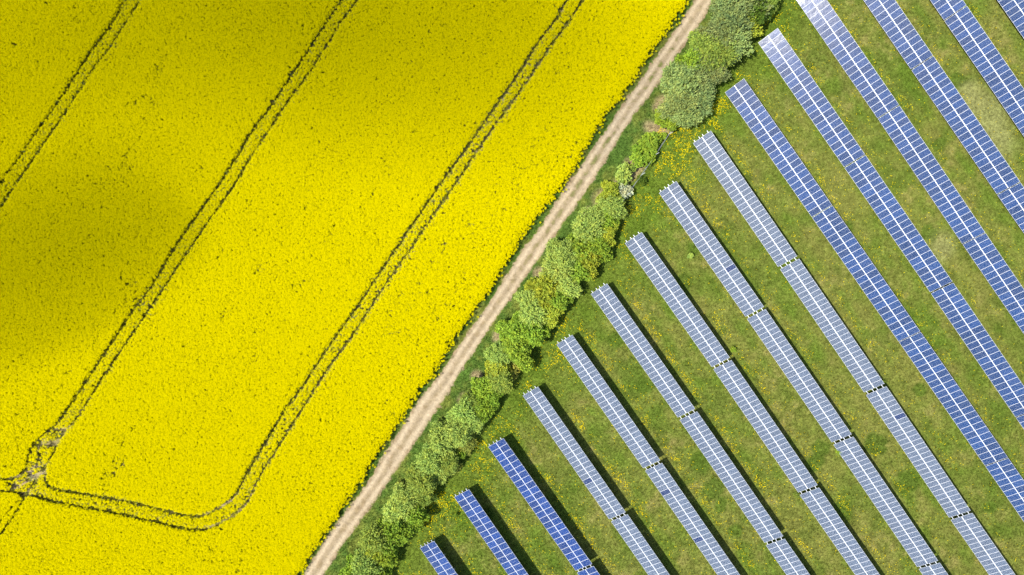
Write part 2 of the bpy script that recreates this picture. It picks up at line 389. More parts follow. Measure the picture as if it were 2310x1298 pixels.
# soil of the rape field (pale, dry, some green) - seen in the wheel ruts
def field_soil():
    xs = np.arange(-98, 45, 0.5); ys = np.arange(-58, 58, 0.5)
    X, Y = np.meshgrid(xs, ys)
    P2 = np.stack([X.ravel(), Y.ravel()], 1)
    d, s = poly_dist(P2, smooth_line(edge, 2.0))
    n = fbm(X, Y, 1.6, 51); n2 = fbm(X, Y, 6, 55)
    c = mix3(np.array((0.23, 0.165, 0.09)), np.array((0.37, 0.29, 0.18)), sstep(0.35, 0.65, n))
    c = mix3(c, np.array((0.16, 0.155, 0.035)), 0.8)
    pale = np.zeros(X.shape)
    for qx, qy, r_ in [(80,1060,3.2),(100,1010,3.0),(40,1095,2.6),(545,1140,3.0),(520,1150,3.0),(575,1105,2.2),(470,1180,2.2),(0,1085,3.0),(265,1045,1.8),(150,960,2.2),(190,925,1.5),(90,1108,2.0)]:
        a_, b_ = W(qx, qy, 0); pale = np.maximum(pale, sstep(1.1, 0.5, np.hypot(X-a_, Y-b_) / r_))
    for (ax_, ay_), (bx_, by_) in [((560,1128),(1400,0)), ((1063,318),(1280,0))]:
        a_ = np.array(W(ax_, ay_, 0)); b_ = np.array(W(bx_, by_, 0))
        pale = np.maximum(pale, 0.45 * sstep(4.0, 2.0, poly_dist(P2, np.array([a_, b_]))[0].reshape(X.shape)))
    c = mix3(c, mix3(np.array((0.24, 0.18, 0.10)), np.array((0.33, 0.26, 0.17)), sstep(0.35, 0.65, n)), pale * (0.4 + 0.6 * sstep(0.35, 0.55, n2)))
    P = np.stack([X, Y, np.zeros_like(X) - 0.008], -1)
    side = ((s > 0) | (d < 0.5)).reshape(X.shape)          # edge runs downward: + is the field (left in the picture)
    inside = FIELD_SIDE(d, s).reshape(X.shape)
    keep = inside[:-1, :-1] | inside[1:, 1:]
    o = link('field_soil', grid_mesh('field_soil', P, c, keep), None, M_dirt); tag(o, kind='structure')
_t = poly_dist(np.array([[-60.0, 0.0]]), edge)[1][0]
def FIELD_SIDE(d, s): return (s == _t) | (d < 0.4)
field_soil()

def meadow():
    xs = np.arange(-50, 100, 0.35); ys = np.arange(-58, 58, 0.35)
    X, Y = np.meshgrid(xs, ys)
    P2 = np.stack([X.ravel(), Y.ravel()], 1)
    d, s = poly_dist(P2, smooth_line(edge, 2.0))
    c = grass_color(X, Y)
    P = np.stack([X, Y, 0.03 * (fbm(X, Y, 2.0, 61) - 0.5) + 0.012], -1)
    ok = ((s != _t) | (d < 1.4)).reshape(X.shape)
    keep = ok[:-1, :-1] & ok[1:, 1:]
    o = link('meadow', grid_mesh('meadow', P, c, keep), None, M_ground); tag(o, kind='structure')
meadow()

def track():
    """gravel farm track between its two measured edges, with wheel ruts and a rough middle"""
    n = 1150
    def rs(L):
        t = np.r_[0, np.cumsum(np.hypot(*np.diff(L, axis=0).T))]; u = np.linspace(0, t[-1], n)
        return np.stack([np.interp(u, t, L[:, 0]), np.interp(u, t, L[:, 1])], 1)
    A, B = rs(trk_l), rs(trk_r)
    us = np.linspace(-0.22, 1.22, 44)
    Pxy = A[:, None] * (1 - us)[None, :, None] + B[:, None] * us[None, :, None]
    X, Y = Pxy[..., 0], Pxy[..., 1]; U = np.broadcast_to(us, X.shape)
    n1 = fbm(X, Y, 3.0, 71); n2 = fbm(X, Y, 0.9, 75); n3 = fbm(X, Y, 0.35, 78, 3); nl = fbm(X * 0 + np.arange(n)[:, None] * 0.15, Y * 0, 14, 79, 2)
    rut = np.maximum(np.exp(-((U - 0.24) / 0.13)**2), np.exp(-((U - 0.76) / 0.13)**2))
    mid = np.exp(-((U - 0.5) / 0.11)**2)
    sand = mix3(np.array((0.238, 0.184, 0.112)), np.array((0.335, 0.268, 0.175)), rut)
    sand = mix3(sand, np.array((0.185, 0.128, 0.070)), 0.6 * sstep(0.50, 0.72, n2) * (1 - 0.7 * rut))
    # stony / weedy middle strip, stronger towards the upper end of the track
    up = sstep(-10, 32, Y)
    m = mid * sstep(0.40, 0.62, n2 * 0.6 + n3 * 0.4) * (0.35 + 0.55 * up)
    sand = mix3(sand, np.array((0.15, 0.120, 0.055)), np.clip(m, 0, 1))
    gm = mid * sstep(0.52, 0.64, n2) * up
    sand = mix3(sand, np.array((0.10, 0.12, 0.03)), 0.8 * np.clip(gm, 0, 1))
    sand = sand * (0.78 + 0.44 * n3)[..., None]
    g = grass_color(X, Y)
    e = np.minimum(U, 1 - U) + 0.24 * (n2 - 0.5) + 0.20 * (n3 - 0.5) + 0.10 * (n1 - 0.5)
    c = mix3(g, sand, sstep(-0.055, 0.05, e))
    Z = 0.075 - 0.03 * rut + 0.02 * (n3 - 0.5) + 0.02 * mid - 0.07 * sstep(0.05, -0.2, np.minimum(U, 1 - U))
    o = link('dirt_track', grid_mesh('dirt_track', np.stack([X, Y, Z], -1), c), None, M_dirt); tag(o, kind='structure')
track()

# ---------------------------------------------------------------- clouds drifting between the sun and the field
def make_clouds():
    m = bpy.data.materials.new('cloud_vapour'); m.use_nodes = True
    n = m.node_tree.nodes; l = m.node_tree.links
    n.remove(n['Principled BSDF'])
    v = n.new('ShaderNodeVolumePrincipled'); v.inputs['Color'].default_value = (1, 1, 1, 1)
    v.inputs['Density'].default_value = 0.0195; v.inputs['Anisotropy'].default_value = 0.5
    l.new(v.outputs['Volume'], n['Material Output'].inputs['Volume'])
    H = 420.0
    # centre of the shade in photograph pixels, half extents in metres, thickness, rotation
    for i, (px, py, ax, ay, az, rot, lab) in enumerate([
        (930, 10, 54, 25, 28, -12, 'broad thin cumulus cloud shading the top of the rape field'),
        (0, 620, 40, 17, 24, 22, 'small thin cumulus cloud shading the left side of the rape field'),
        (120, 120, 62, 40, 14, 20, 'faint wispy cloud shading the upper left corner of the field')]):
        gx, gy = W(px, py, 1.2)
        bm_o = bpy.data.meshes.new('cloud')
        import bmesh
        bm = bmesh.new(); bmesh.ops.create_icosphere(bm, subdivisions=5, radius=1.0)
        r = np.random.default_rng(40 + i); K = [(Vector(r.normal(0, 1, 3)).normalized(), r.uniform(2, 5), r.uniform(0, 6)) for _ in range(14)]
        for vt in bm.verts:
            p = vt.co.copy(); f = 1.0
            for d, fr, ph in K: f += 0.055 * math.sin(p.dot(d) * fr + ph)
            rr = math.hypot(p.x, p.y)
            vt.co = Vector((p.x * f * ax, p.y * f * ay, p.z * f * az * max(0.05, 1 - 0.8 * rr)))
        bm.to_mesh(bm_o); bm.free()
        o = link('cloud', bm_o, None, m)
        o.location = (gx + SUN_DIR.x / SUN_DIR.z * H, gy + SUN_DIR.y / SUN_DIR.z * H, H)
        o.rotation_euler = (0, 0, math.radians(rot))
        tag(o, lab, 'cloud', kind='stuff')
make_clouds()

# ---------------------------------------------------------------- solar tables
def module_mesh(name, w, h, glass):
    """one framed module lying flat: x 0..w along the row, y 0..h up the slope"""
    f = 0.020; t = 0.04; s = 0.006
    o = [(0,0),(w,0),(w,h),(0,h)]; i = [(f,f),(w-f,f),(w-f,h-f),(f,h-f)]
    v = [(x,y,0) for x,y in o] + [(x,y,t) for x,y in o] + [(x,y,t) for x,y in i] + [(x,y,t-s) for x,y in i]
    fc = [(3,2,1,0)]
    for k in range(4):
        j = (k+1) % 4
        fc += [(k,j,4+j,4+k), (4+k,4+j,8+j,8+k), (8+k,8+j,12+j,12+k)]
    fc.append((12,13,14,15))
    m = mesh(name, v, fc)
    m.materials.append(M_alu); m.materials.append(glass)
    m.polygons[len(fc)-1].material_index = 1
    uv = m.uv_layers.new(name='UVMap')
    for li in m.polygons[len(fc)-1].loop_indices:
        c = m.vertices[m.loops[li].vertex_index].co
        uv.data[li].uv = ((c.x - f) / (w - 2*f), (c.y - f) / (h - 2*f))
    return m
KINDS = {'d': dict(n=24, len=1.675, gap=0.06), 'b': dict(n=24, len=1.675, gap=0.07), 'g': dict(n=29, len=1.595, gap=0.08)}
_modcache = {}
def get_mod(kind, w, dark):
    key = (kind, round(w, 3), dark)
    if key not in _modcache:
        _modcache[key] = module_mesh('solar_module', w, KINDS[kind]['len'], M_dark if dark else {'b': M_blue, 'd': M_deep, 'g': M_grey}[kind])
    return _modcache[key]
# dark modules: (row, table, column, upper?) found from their place in the photograph
DARK_PX = [(1325.5,1086.3),(1501.2,1112.3),(1574.9,1218),(1646.9,605.5),(2031.3,940.3)]
ORD = ['first','second','third','fourth','fifth','sixth','seventh','eighth','ninth','tenth','eleventh','twelfth','thirteenth','fourteenth','fifteenth']
tables_info = []
def solar_table(ri, ti, kind, bridged, start, end, ntab):
    spec = KINDS[kind]
    a = Vector(W(*start, ZLOW)); full = end is not None
    b = Vector(W(*(end if full else ext(start, 0.985 if start[0] > 1700 else 1.0)), ZLOW))
    d = (b - a); L = d.length; d.normalize()
    n = spec['n']; pitch = L / n
    cols = n
    if not full:
        # stop a little beyond the frame
        cols = 0
        for k in range(n):
            p = a + d * pitch * k
            if p.x > 86 or p.y < -51: break
            cols = k + 1
    ang = math.atan2(d.y, d.x)
    root = bpy.data.objects.new('solar_table', None); COL.objects.link(root); root.empty_display_size = 0.5
    root.location = (a.x, a.y, 0); root.rotation_euler = (0, 0, ang)
    w = pitch - 0.012
    ct, st = math.cos(TILT), math.sin(TILT)
    def up(s, off=0.0): return (s * ct - off * st, ZLOW - 0.04 * ct + s * st + off * ct)    # slope distance -> (y, z)
    perp = Vector((-d.y, d.x))
    ndark = 0
    for c in range(cols):
        for half in (0, 1):
            s0 = half * (spec['len'] + spec['gap'])
            yc, zc = up(s0 + spec['len'] / 2, 0.04)
            wp = a + d * (c + 0.5) * pitch + perp * yc
            k = PPM / (1 - zc / CAM_H)
            u, v = CX + wp.x * k, CY - wp.y * k
            dark = any(math.hypot(u - q[0], v - q[1]) < 6.2 for q in DARK_PX)
            y, z = up(s0)
            o = bpy.data.objects.new('solar_module', get_mod(kind, w, dark)); COL.objects.link(o); o.parent = root
            o.location = (c * pitch + 0.006, y, z)
            o.rotation_euler = (TILT + math.radians(random.gauss(0, 0.25)), math.radians(random.gauss(0, 0.2)), 0)
            if dark: ndark += 1; o['label'] = 'darker blue replacement module'
    Ltot = cols * pitch
    x0 = -0.33 if (bridged or ti > 0) else 0.02
    if bridged and ti > 0: x0 = -0.24
    if not bridged and ti > 0: x0 = -0.05
    x1 = Ltot + (0.24 if (bridged and full) else 0.0)
    tot = 2 * spec['len'] + spec['gap']
    rails = [0.115, 0.385, 0.585, 0.855]
    for fr in rails:
        y, z = up(fr * tot, -0.066)
        v, f = box_geo(x0, x1, -0.04, 0.04, -0.055, 0.055)
        r = link('mounting_rail', mesh('mounting_rail', v, f), root, M_steel)
        r.location = (0, y, z); r.rotation_euler = (TILT, 0, 0)
    y, z = up(spec['len'] + spec['gap'] / 2, 0.012)
    v, f = box_geo(0.01, Ltot - 0.01, -spec['gap']/2 + 0.004, spec['gap']/2 - 0.004, -0.02, 0.02)
    r = link('centre_rail', mesh('centre_rail', v, f), root, M_steel); r.location = (0, y, z); r.rotation_euler = (TILT, 0, 0)
    nb = max(2, int(round(Ltot / 3.2)) + 1) if Ltot > 2 else 2
    pv = {}
    for k in range(nb):
        x = 0.45 + (Ltot - 0.9) * k / (nb - 1)
        y0, z0 = up(0.06 * tot, -0.165); y1, z1 = up(0.92 * tot, -0.165)
        v, f = box_geo(-0.03, 0.03, 0, math.hypot(y1 - y0, z1 - z0), -0.035, 0.035)
        r = link('rafter', pv.setdefault('r', mesh('rafter', v, f)), root); r.location = (x, y0, z0); r.rotation_euler = (TILT, 0, 0)
        if not r.data.materials: r.data.materials.append(M_steel)
        for nm, fr in (('front', 0.2), ('rear', 0.8)):
            yy, zz = up(fr * tot, -0.20)
            if nm not in pv:
                v, f = box_geo(-0.04, 0.04, -0.04, 0.04, -0.3, zz); pv[nm] = mesh('post', v, f); pv[nm].materials.append(M_steel)
            r = link('post', pv[nm], root); r.location = (x, yy, 0)
    # label
    word = {'b': 'blue', 'd': 'deep blue', 'g': 'grey'}[kind]; rn = f'{ORD[ri]} row from lower left'
    dk = {0: '', 1: ' with one dark module', 2: ' with two dark modules'}[ndark]
    if ri > 10: lab = f'{word} solar table, {ORD[ti]} from top edge in {rn}'
    elif ti == 0: lab = f'{word} solar table{dk}, at hedge end of {rn}'
    else: lab = f'{word} solar table{dk}, {ORD[ti]} from hedge in {rn}'
    tag(root, lab, 'solar panels', 'solar tables standing in parallel rows')
for ri, (kind, bridged, tabs) in enumerate(ROWS):
    for ti, (s, e) in enumerate(tabs):
        solar_table(ri, ti, kind, bridged, s, e, len(tabs))

# ---------------------------------------------------------------- scattering (uncountable plants only)
def scatter(name, pts, sc, rot, variants, kind_label, col=None, tilt=0.12):
    m = bpy.data.meshes.new(name)
    m.vertices.add(len(pts)); m.vertices.foreach_set('co', np.asarray(pts, np.float32).ravel())
    a = m.attributes.new('sc', 'FLOAT', 'POINT'); a.data.foreach_set('value', np.asarray(sc, np.float32))
    eul = np.zeros((len(pts), 3), np.float32)
    eul[:, :2] = rng.normal(0, tilt, (len(pts), 2)); eul[:, 2] = rot
    a = m.attributes.new('eul', 'FLOAT_VECTOR', 'POINT'); a.data.foreach_set('vector', eul.ravel())
    a = m.attributes.new('vid', 'INT', 'POINT'); a.data.foreach_set('value', rng.integers(0, len(variants), len(pts)).astype(np.int32))
    if col is not None:
        a = m.attributes.new('col', 'FLOAT_COLOR', 'POINT'); cc = np.ones((len(pts), 4), np.float32); cc[:, :3] = col
        a.data.foreach_set('color', cc.ravel())
    m.update()
    coll = bpy.data.collections.new(name + '_variants')
    for i, vm in enumerate(variants):
        coll.objects.link(bpy.data.objects.new(f'{name}_{i:02d}', vm))
    o = link(name, m)
    ng = bpy.data.node_groups.new(name + '_scatter', 'GeometryNodeTree')
    ng.interface.new_socket('Geometry', in_out='INPUT', socket_type='NodeSocketGeometry')
    ng.interface.new_socket('Geometry', in_out='OUTPUT', socket_type='NodeSocketGeometry')
    N = ng.nodes; L = ng.links
    gi = N.new('NodeGroupInput'); go = N.new('NodeGroupOutput')
    ci = N.new('GeometryNodeCollectionInfo'); ci.inputs['Collection'].default_value = coll
    ci.inputs['Separate Children'].default_value = True; ci.inputs['Reset Children'].default_value = True
    iop = N.new('GeometryNodeInstanceOnPoints'); iop.inputs['Pick Instance'].default_value = True
    def named(attr, dt):
        k = N.new('GeometryNodeInputNamedAttribute'); k.data_type = dt; k.inputs['Name'].default_value = attr
        return k.outputs['Attribute']
    L.new(gi.outputs[0], iop.inputs['Points']); L.new(ci.outputs[0], iop.inputs['Instance'])
    L.new(named('vid', 'INT'), iop.inputs['Instance Index'])
    L.new(named('eul', 'FLOAT_VECTOR'), iop.inputs['Rotation'])
    L.new(named('sc', 'FLOAT'), iop.inputs['Scale'])
    L.new(iop.outputs[0], go.inputs[0])
    md = o.modifiers.new('scatter', 'NODES'); md.node_group = ng
    tag(o, kind_label[0], kind_label[1], kind='stuff')
    return o
def rand_quads(cent, size, nrm_jit, r, up=(0, 0, 1), aspect=1.0):
    """oriented quads at centres; nrm_jit 0 = flat, 1 = random"""
    n = len(cent); nv = np.array(up, float)[None] + r.normal(0, 1, (n, 3)) * nrm_jit
    nv /= np.linalg.norm(nv, axis=1, keepdims=True)
    t = r.normal(0, 1, (n, 3)); t -= (t * nv).sum(1, keepdims=True) * nv; t /= np.linalg.norm(t, axis=1, keepdims=True)
    b = np.cross(nv, t)
    s = np.asarray(size)[:, None] * 0.5
    q = np.stack([cent - t*s*aspect, cent - b*s, cent + t*s*aspect, cent + b*s], 1)     # diamonds
    return q.reshape(-1, 3)
def rape_variant(i, open_=False, nf_=None, leaf=None):
    r = np.random.default_rng(100 + i)
    nf = 36 if not open_ else 18
    nf = nf_ or nf
    a = r.uniform(0, 2*np.pi, nf); rr = 0.215 * np.sqrt(r.uniform(0, 1, nf))
    cf = np.stack([rr*np.cos(a), rr*np.sin(a), r.uniform(1.08, 1.32, nf)], 1)
    qf = rand_quads(cf, r.uniform(0.06, 0.105, nf), 0.38, r)
    nl = 9
    a = r.uniform(0, 2*np.pi, nl); rr = r.uniform(0.02, 0.2, nl)
    cl = np.stack([rr*np.cos(a), rr*np.sin(a), r.uniform(0.3, 0.98, nl)], 1)
    ql = rand_quads(cl, r.uniform(0.13, 0.24, nl), 0.6, r, aspect=0.6)
    # three stems
    qs = []
    for k in range(3):
        x, y, z = cf[k]; w = 0.012
        qs += [(x*0.2 - w, y*0.2, 0), (x*0.2 + w, y*0.2, 0), (x + w, y, z), (x - w, y, z)]
    m = quads_mesh('rape_plant', np.vstack([qf, ql, qs]))
    m.materials.append(M_flower); m.materials.append(leaf or (M_rapeteal if open_ else M_rapeleaf))
    mi = np.zeros(len(m.polygons), np.int32); mi[nf:] = 1; m.polygons.foreach_set('material_index', mi)
    return m

def rape_field():
    st = 0.205
    xs = np.arange(-92, 36, st); ys = np.arange(-53, 53, st)
    X, Y = np.meshgrid(xs, ys)
    X = X + rng.uniform(-0.4, 0.4, X.shape) * st; Y = Y + rng.uniform(-0.4, 0.4, Y.shape) * st
    P = np.stack([X.ravel(), Y.ravel()], 1)
    # quick reject on the far side of the edge
    d, s = poly_dist(P, edge)
    ed = np.where(s == _t, d, -d) + 0.9 * (fbm(P[:, 0], P[:, 1], 1.2, 81) - 0.5) + 0.5 * (fbm(P[:, 0], P[:, 1], 5.0, 85) - 0.5)
    stray = rng.random(len(P))
    m_e = (ed > 0.38) | ((ed > -0.15) & (stray < 0.30)) | ((ed > -0.8) & (stray < 0.02))      # thinning margin with stray plants
    P = P[m_e]; ed = np.maximum(ed[m_e] - 0.3, 0.0)
    keep = np.ones(len(P), bool)
    dr = np.full(len(P), 1e9)
    nz = fbm(P[:, 0], P[:, 1], 1.1, 91); nz2 = fbm(P[:, 0], P[:, 1], 5, 95)
    rd = []
    for line, w in zip(RUTS, RUT_W):
        lo = line.min(0) - 4; hi = line.max(0) + 4
        m = ((P > lo) & (P < hi)).all(1)
        dd = np.full(len(P), 99.0); dd[m] = poly_dist(P[m], line)[0]
        rd.append(dd)
        keep &= dd > w * (0.45 + 1.1 * nz) + 0.05
    rd = np.array(rd)
    low = ~keep & (rng.random(len(P)) < 0.70 * sstep(0.32, 0.55, nz)); lowP = P[low]
    # crop between the two wheel ruts is thinner
    thin = np.zeros(len(P))
    for a, b in ((0, 1), (2, 3), (4, 5)):
        s_ = rd[a] + rd[b]
        thin = np.maximum(thin, sstep(3.15, 2.65, s_) * (0.24 if a == 4 else 0.15))
    u = rng.random(len(P))
    keep &= u > thin * (0.25 + 0.9 * sstep(0.4, 0.62, nz))
    # ragged trampled junction at the lower left
    jx = WL([(92,1000),(108,985),(88,1030),(70,1060),(85,1075),(64,1085),(95,1050),(120,1000),(128,975),(35,1095),(60,1105),(90,1105)], 0.6)
    for q in jx:
        dj = np.hypot(P[:, 0]-q[0], P[:, 1]-q[1])
        keep &= ~((dj < 1.7) & (u < 0.72 * sstep(1.7, 0.3, dj) * (0.3 + 1.2 * sstep(0.42, 0.6, nz))))
    # thin spots and gaps where single plants are missing
    for gx, gy, r_ in [(1086,90,.5),(1092,105,.35),(1090,122,.5),(1101,160,.5),(1074,92,.45),(1100,78,.4),(1108,90,.35),(935,297,.6),(1003,331,.5),(30,100,.8),(85,145,.6),(553,473,.6),(632,497,.5),(690,465,.5),(850,176,.5),(700,288,.5),(580,610,1.0),(590,600,.8),(450,818,.6),(446,806,.5),(505,705,.7),(500,720,.5),(245,1068,1.0),(262,1048,1.0),(275,1040,.7),(250,1135,1.3),(265,1140,1.0),(235,1090,.6),(215,1050,.5),(231,1078,.7),(240,1104,.7),(237,1120,.7),(246,1060,.8),(270,1046,.8),(282,1030,.5),(255,1072,.8),(275,1000,.7),(300,965,.7),(263,990,.5),(786,590,.5),(635,297,.4),(140,110,.5),(330,270,.5),(180,50,.4),(105,5,.5),(14,1053,.5),(38,940,.6),(360,235,.5)]:
        q = np.array(W(gx, gy, 1.1)); dj = np.hypot(P[:, 0]-q[0], P[:, 1]-q[1])
        keep &= ~((dj < r_) & (u < 0.62 - 0.45 * (dj / r_)))
    # drill rows and thin bands run parallel to the wheel lines
    q1 = P[:, 0] * 0.56 + P[:, 1] * 0.83; q2 = P[:, 0] * 0.83 - P[:, 1] * 0.56
    streak = fbm(q1 / 14.0, q2, 1.0, 141, 3); bands = fbm(q1 / 5.0, q2, 5.0, 145, 3); spots = fbm(P[:, 0], P[:, 1], 0.8, 149, 2)
    keep &= u > 0.11 * sstep(0.50, 0.72, streak) + 0.38 * sstep(0.50, 0.68, bands) * sstep(0.60, 0.75, spots)
    keep &= u > 0.005 + 0.06 * sstep(0.60, 0.72, nz) + 0.04 * sstep(0.5, 0.7, nz2)
    thin_k = thin[keep] > 0.1
    P = P[keep]; ed = ed[keep]
    n = len(P)
    h = rng.normal(0.97, 0.032, n) + 0.07 * (fbm(P[:, 0], P[:, 1], 2.0, 98) - 0.5)
    h *= 0.86 + 0.14 * sstep(0.1, 0.9, ed)
    h[thin_k] *= rng.uniform(0.84, 1.0, thin_k.sum())
    pts = np.c_[P, np.zeros(n)]
    scatter('rut_regrowth', np.c_[lowP, np.zeros(len(lowP))], rng.uniform(0.35, 0.88, len(lowP)), rng.uniform(0, 6.28, len(lowP)), [rape_variant(40 + i, True, 5, M_regrowth) for i in range(3)], ('low green rapeseed regrowth in the wheel ruts', 'crop'), tilt=0.15)
    open_m = thin_k & (rng.random(n) < 0.28)
    V = [rape_variant(i) for i in range(6)]
    O = [rape_variant(20 + i, True) for i in range(3)]
    scatter('rapeseed_crop', pts[~open_m], h[~open_m], rng.uniform(0, 6.28, (~open_m).sum()), V, ('dense flowering yellow rapeseed crop filling the field left of the dirt track', 'crop'), tilt=0.06)
    scatter('leafy_rapeseed', pts[open_m], h[open_m], rng.uniform(0, 6.28, open_m.sum()), O, ('thin leafy rapeseed with few flowers between the wheel ruts', 'crop'), tilt=0.1)
    return n
n_rape = rape_field()

def tuft_variant(i, tall=1.0):
    r = np.random.default_rng(300 + i); V = []
    for k in range(9):
        a = r.uniform(0, 6.28); l = r.uniform(0.10, 0.24) * tall; lean = r.uniform(0.25, 1.0)
        p = np.array([r.normal(0, 0.07), r.normal(0, 0.07), -0.01]); dirv = np.array([math.cos(a)*lean, math.sin(a)*lean, 1.0]); dirv /= np.linalg.norm(dirv)
        side = np.array([-math.sin(a), math.cos(a), 0]) * r.uniform(0.015, 0.03)
        tip = p + dirv * l + np.array([math.cos(a), math.sin(a), 0]) * 0.4 * l * lean
        V += [p - side, p + side, tip + side * 0.35, tip - side * 0.35]
    m = quads_mesh('grass_tuft', np.array(V)); m.materials.append(M_tuft); return m
def row_perp_dist(x, y):
    """perpendicular distance up-slope from the low edge of the nearest row below, and row index"""
    best = np.full(len(x), 1e9); idx = np.zeros(len(x), int); along = np.zeros(len(x))
    for i, s in enumerate(row_starts):
        dx, dy = x - s[0], y - s[1]
        p = dx * row_perp.x + dy * row_perp.y; t = dx * row_dir.x + dy * row_dir.y
        m = (p > 0) & (p < best)
        best[m] = p[m]; idx[m] = i; along[m] = t[m]
    return best, idx, along
def grass():
    st = 0.33
    xs = np.arange(-46, 92, st); ys = np.arange(-53, 53, st)
    X, Y = np.meshgrid(xs, ys)
    X = (X + rng.uniform(-0.5, 0.5, X.shape) * st).ravel(); Y = (Y + rng.uniform(-0.5, 0.5, Y.shape) * st).ravel()
    P = np.stack([X, Y], 1)
    de, se = poly_dist(P, edge)
    ok = (se != _t) | (de < 0.5)
    P = P[ok]
    dl, sl = poly_dist(P, trk_l); dr, sr = poly_dist(P, trk_r)
    on_track = (sl > 0) == (sr < 0)
    # side test against the middle of the track
    mid_l = trk_l.mean(0); 
    a, sa = poly_dist(np.array([[60.0, 0.0]]), trk_l); rs = sa[0]
    inside = (sl == rs) & (sr != rs)
    e = np.minimum(dl, dr)
    n = fbm(P[:, 0], P[:, 1], 0.9, 121)
    ok = ~inside | (e < 0.35 * n) 
    P = P[ok]; inside = inside[ok]; e = e[ok]
    c = grass_color(P[:, 0], P[:, 1]) * 1.12
    dh, sh_ = poly_dist(P, hedge_axis)
    dr, sr = poly_dist(P, trk_r)
    tall = np.where((sr == rs) & (sh_ == poly_dist(np.array([[-60.0, 0.0]]), hedge_axis)[1][0]), 1.15, 1.0)
    sc = rng.uniform(0.6, 1.25, len(P)) * tall
    scatter('grass', np.c_[P, np.full(len(P), 0.01)], sc, rng.uniform(0, 6.28, len(P)), [tuft_variant(i) for i in range(5)], ('short meadow grass growing between the solar rows and along the track', 'grass'), col=c, tilt=0.15)
    return len(P)
n_grass = grass()

def dandelions():
    n = 520000
    X = rng.uniform(-35, 88, n); Y = rng.uniform(-52, 52, n); P = np.stack([X, Y], 1)
    dh, sh_ = poly_dist(P, hedge_axis); right = sh_ == poly_dist(np.array([[60.0, -20.0]]), hedge_axis)[1][0]
    P = P[right]; X = X[right]; Y = Y[right]; dh = dh[right]
    p, idx, t = row_perp_dist(X, Y)
    n1 = fbm(X, Y, 3.2, 131); n2 = fbm(X, Y, 0.9, 135); n0 = fbm(X, Y, 12, 139)
    strip = np.exp(-((p - 4.95) / 0.62)**2) * sstep(-3, 0, t)
    inside = sstep(-1.0, 0.3, t) * (p < 4.2)
    away = sstep(85, 5, X)          # thins out to the right
    prob = 0.022 + 0.52 * strip * sstep(0.30, 0.62, n1) * (0.35 + 0.65 * away)
    prob += 0.045 * sstep(0.45, 0.65, n1) * (0.3 + 0.7 * away)
    band = sstep(11.0, 3.0, dh)
    prob += 0.85 * band * sstep(0.42, 0.66, 0.6 * n1 + 0.4 * n0)
    prob *= 0.25 + 1.5 * sstep(0.38, 0.66, n2)
    prob *= 1 - 0.85 * inside
    k = rng.random(len(P)) < prob * 0.62
    P = P[k]
    V = []
    for i in range(4):
        r = np.random.default_rng(500 + i); nq = 2
        cen = np.c_[r.normal(0, 0.05, (nq, 2)), r.uniform(0.17, 0.26, nq)]
        q = []
        for c0 in cen:
            s = r.uniform(0.026, 0.042)
            a0 = r.uniform(0, 1)
            ring = [(c0[0] + s*math.cos(a0 + j*math.pi/3), c0[1] + s*math.sin(a0 + j*math.pi/3), c0[2] - 0.012) for j in range(6)]
            q += [ring[0], ring[1], ring[2], ring[3], ring[0], ring[3], ring[4], ring[5]]
        m = quads_mesh('dandelion', np.array(q)); m.materials.append(M_dandy); V.append(m)
    scatter('dandelions', np.c_[P, np.zeros(len(P))], rng.uniform(0.6, 1.2, len(P)), rng.uniform(0, 6.28, len(P)), V, ('yellow dandelions dotted through the grass beside the panels', 'flowers'))
    return len(P)
n_dand = dandelions()

# ---------------------------------------------------------------- hedge: every shrub is a thing (trunk, crown)
def crown_mesh(i, shoots=620, leaf=0.085, feather=0.5, fill=True):
    """unit shrub crown (radius 1, height ~1.35): lobes covered with leafy shoots that point outwards"""
    r = np.random.default_rng(700 + i)
    lobes = [(np.array([0, 0, 0.80]), 0.52)]
    for j in range(r.integers(12, 16)):
        a = r.uniform(0, 6.28); d = r.uniform(0.25, 0.95); z = r.uniform(0.95, 1.15) - 0.55 * d + r.uniform(-0.12, 0.12)
        lobes.append((np.array([d*math.cos(a), d*math.sin(a), z]), r.uniform(0.17, 0.33)))
    V = []
    wts = np.array([l[1]**2 for l in lobes]); wts /= wts.sum()
    wind = r.uniform(0, 6.28)
    for s in range(shoots):
        c, rad = lobes[r.choice(len(lobes), p=wts)]
        dirv = r.normal(0, 1, 3); dirv[2] = abs(dirv[2]) * 0.9 - 0.25; dirv /= np.linalg.norm(dirv)
        base = c + dirv * rad * r.uniform(0.50, 0.95)
        sd = dirv * np.array([1, 1, 0.25]) + r.normal(0, 0.30, 3) * np.array([1, 1, 0.6]) + np.array([math.cos(wind), math.sin(wind), 0.0]) * 0.35; sd /= np.linalg.norm(sd)
        ln = rad * r.uniform(0.35, 0.75) * (0.6 + feather)
        nl = 6
        for q in range(nl):
            p = base + sd * ln * q / (nl - 1) + r.normal(0, 0.02, 3)
            ld = sd * (0.5 + feather) + r.normal(0, 0.55, 3); ld /= np.linalg.norm(ld)
            nv = np.array([-0.25, -0.08, 1.0]) * 0.95 + dirv * 0.6 + r.normal(0, 0.28, 3); nv -= (nv @ ld) * ld; nv /= np.linalg.norm(nv) + 1e-9
            b = np.cross(nv, ld); L = leaf * r.uniform(0.7, 1.35) * (1 - 0.35 * q / nl); w = L * r.uniform(0.26, 0.42) * (1.4 - 0.5*feather)
            V += [p - b*w*0.4, p + ld*L*0.55 - b*w, p + ld*L*1.1, p + ld*L*0.55 + b*w]
    return quads_mesh('shrub_crown', np.array(V))
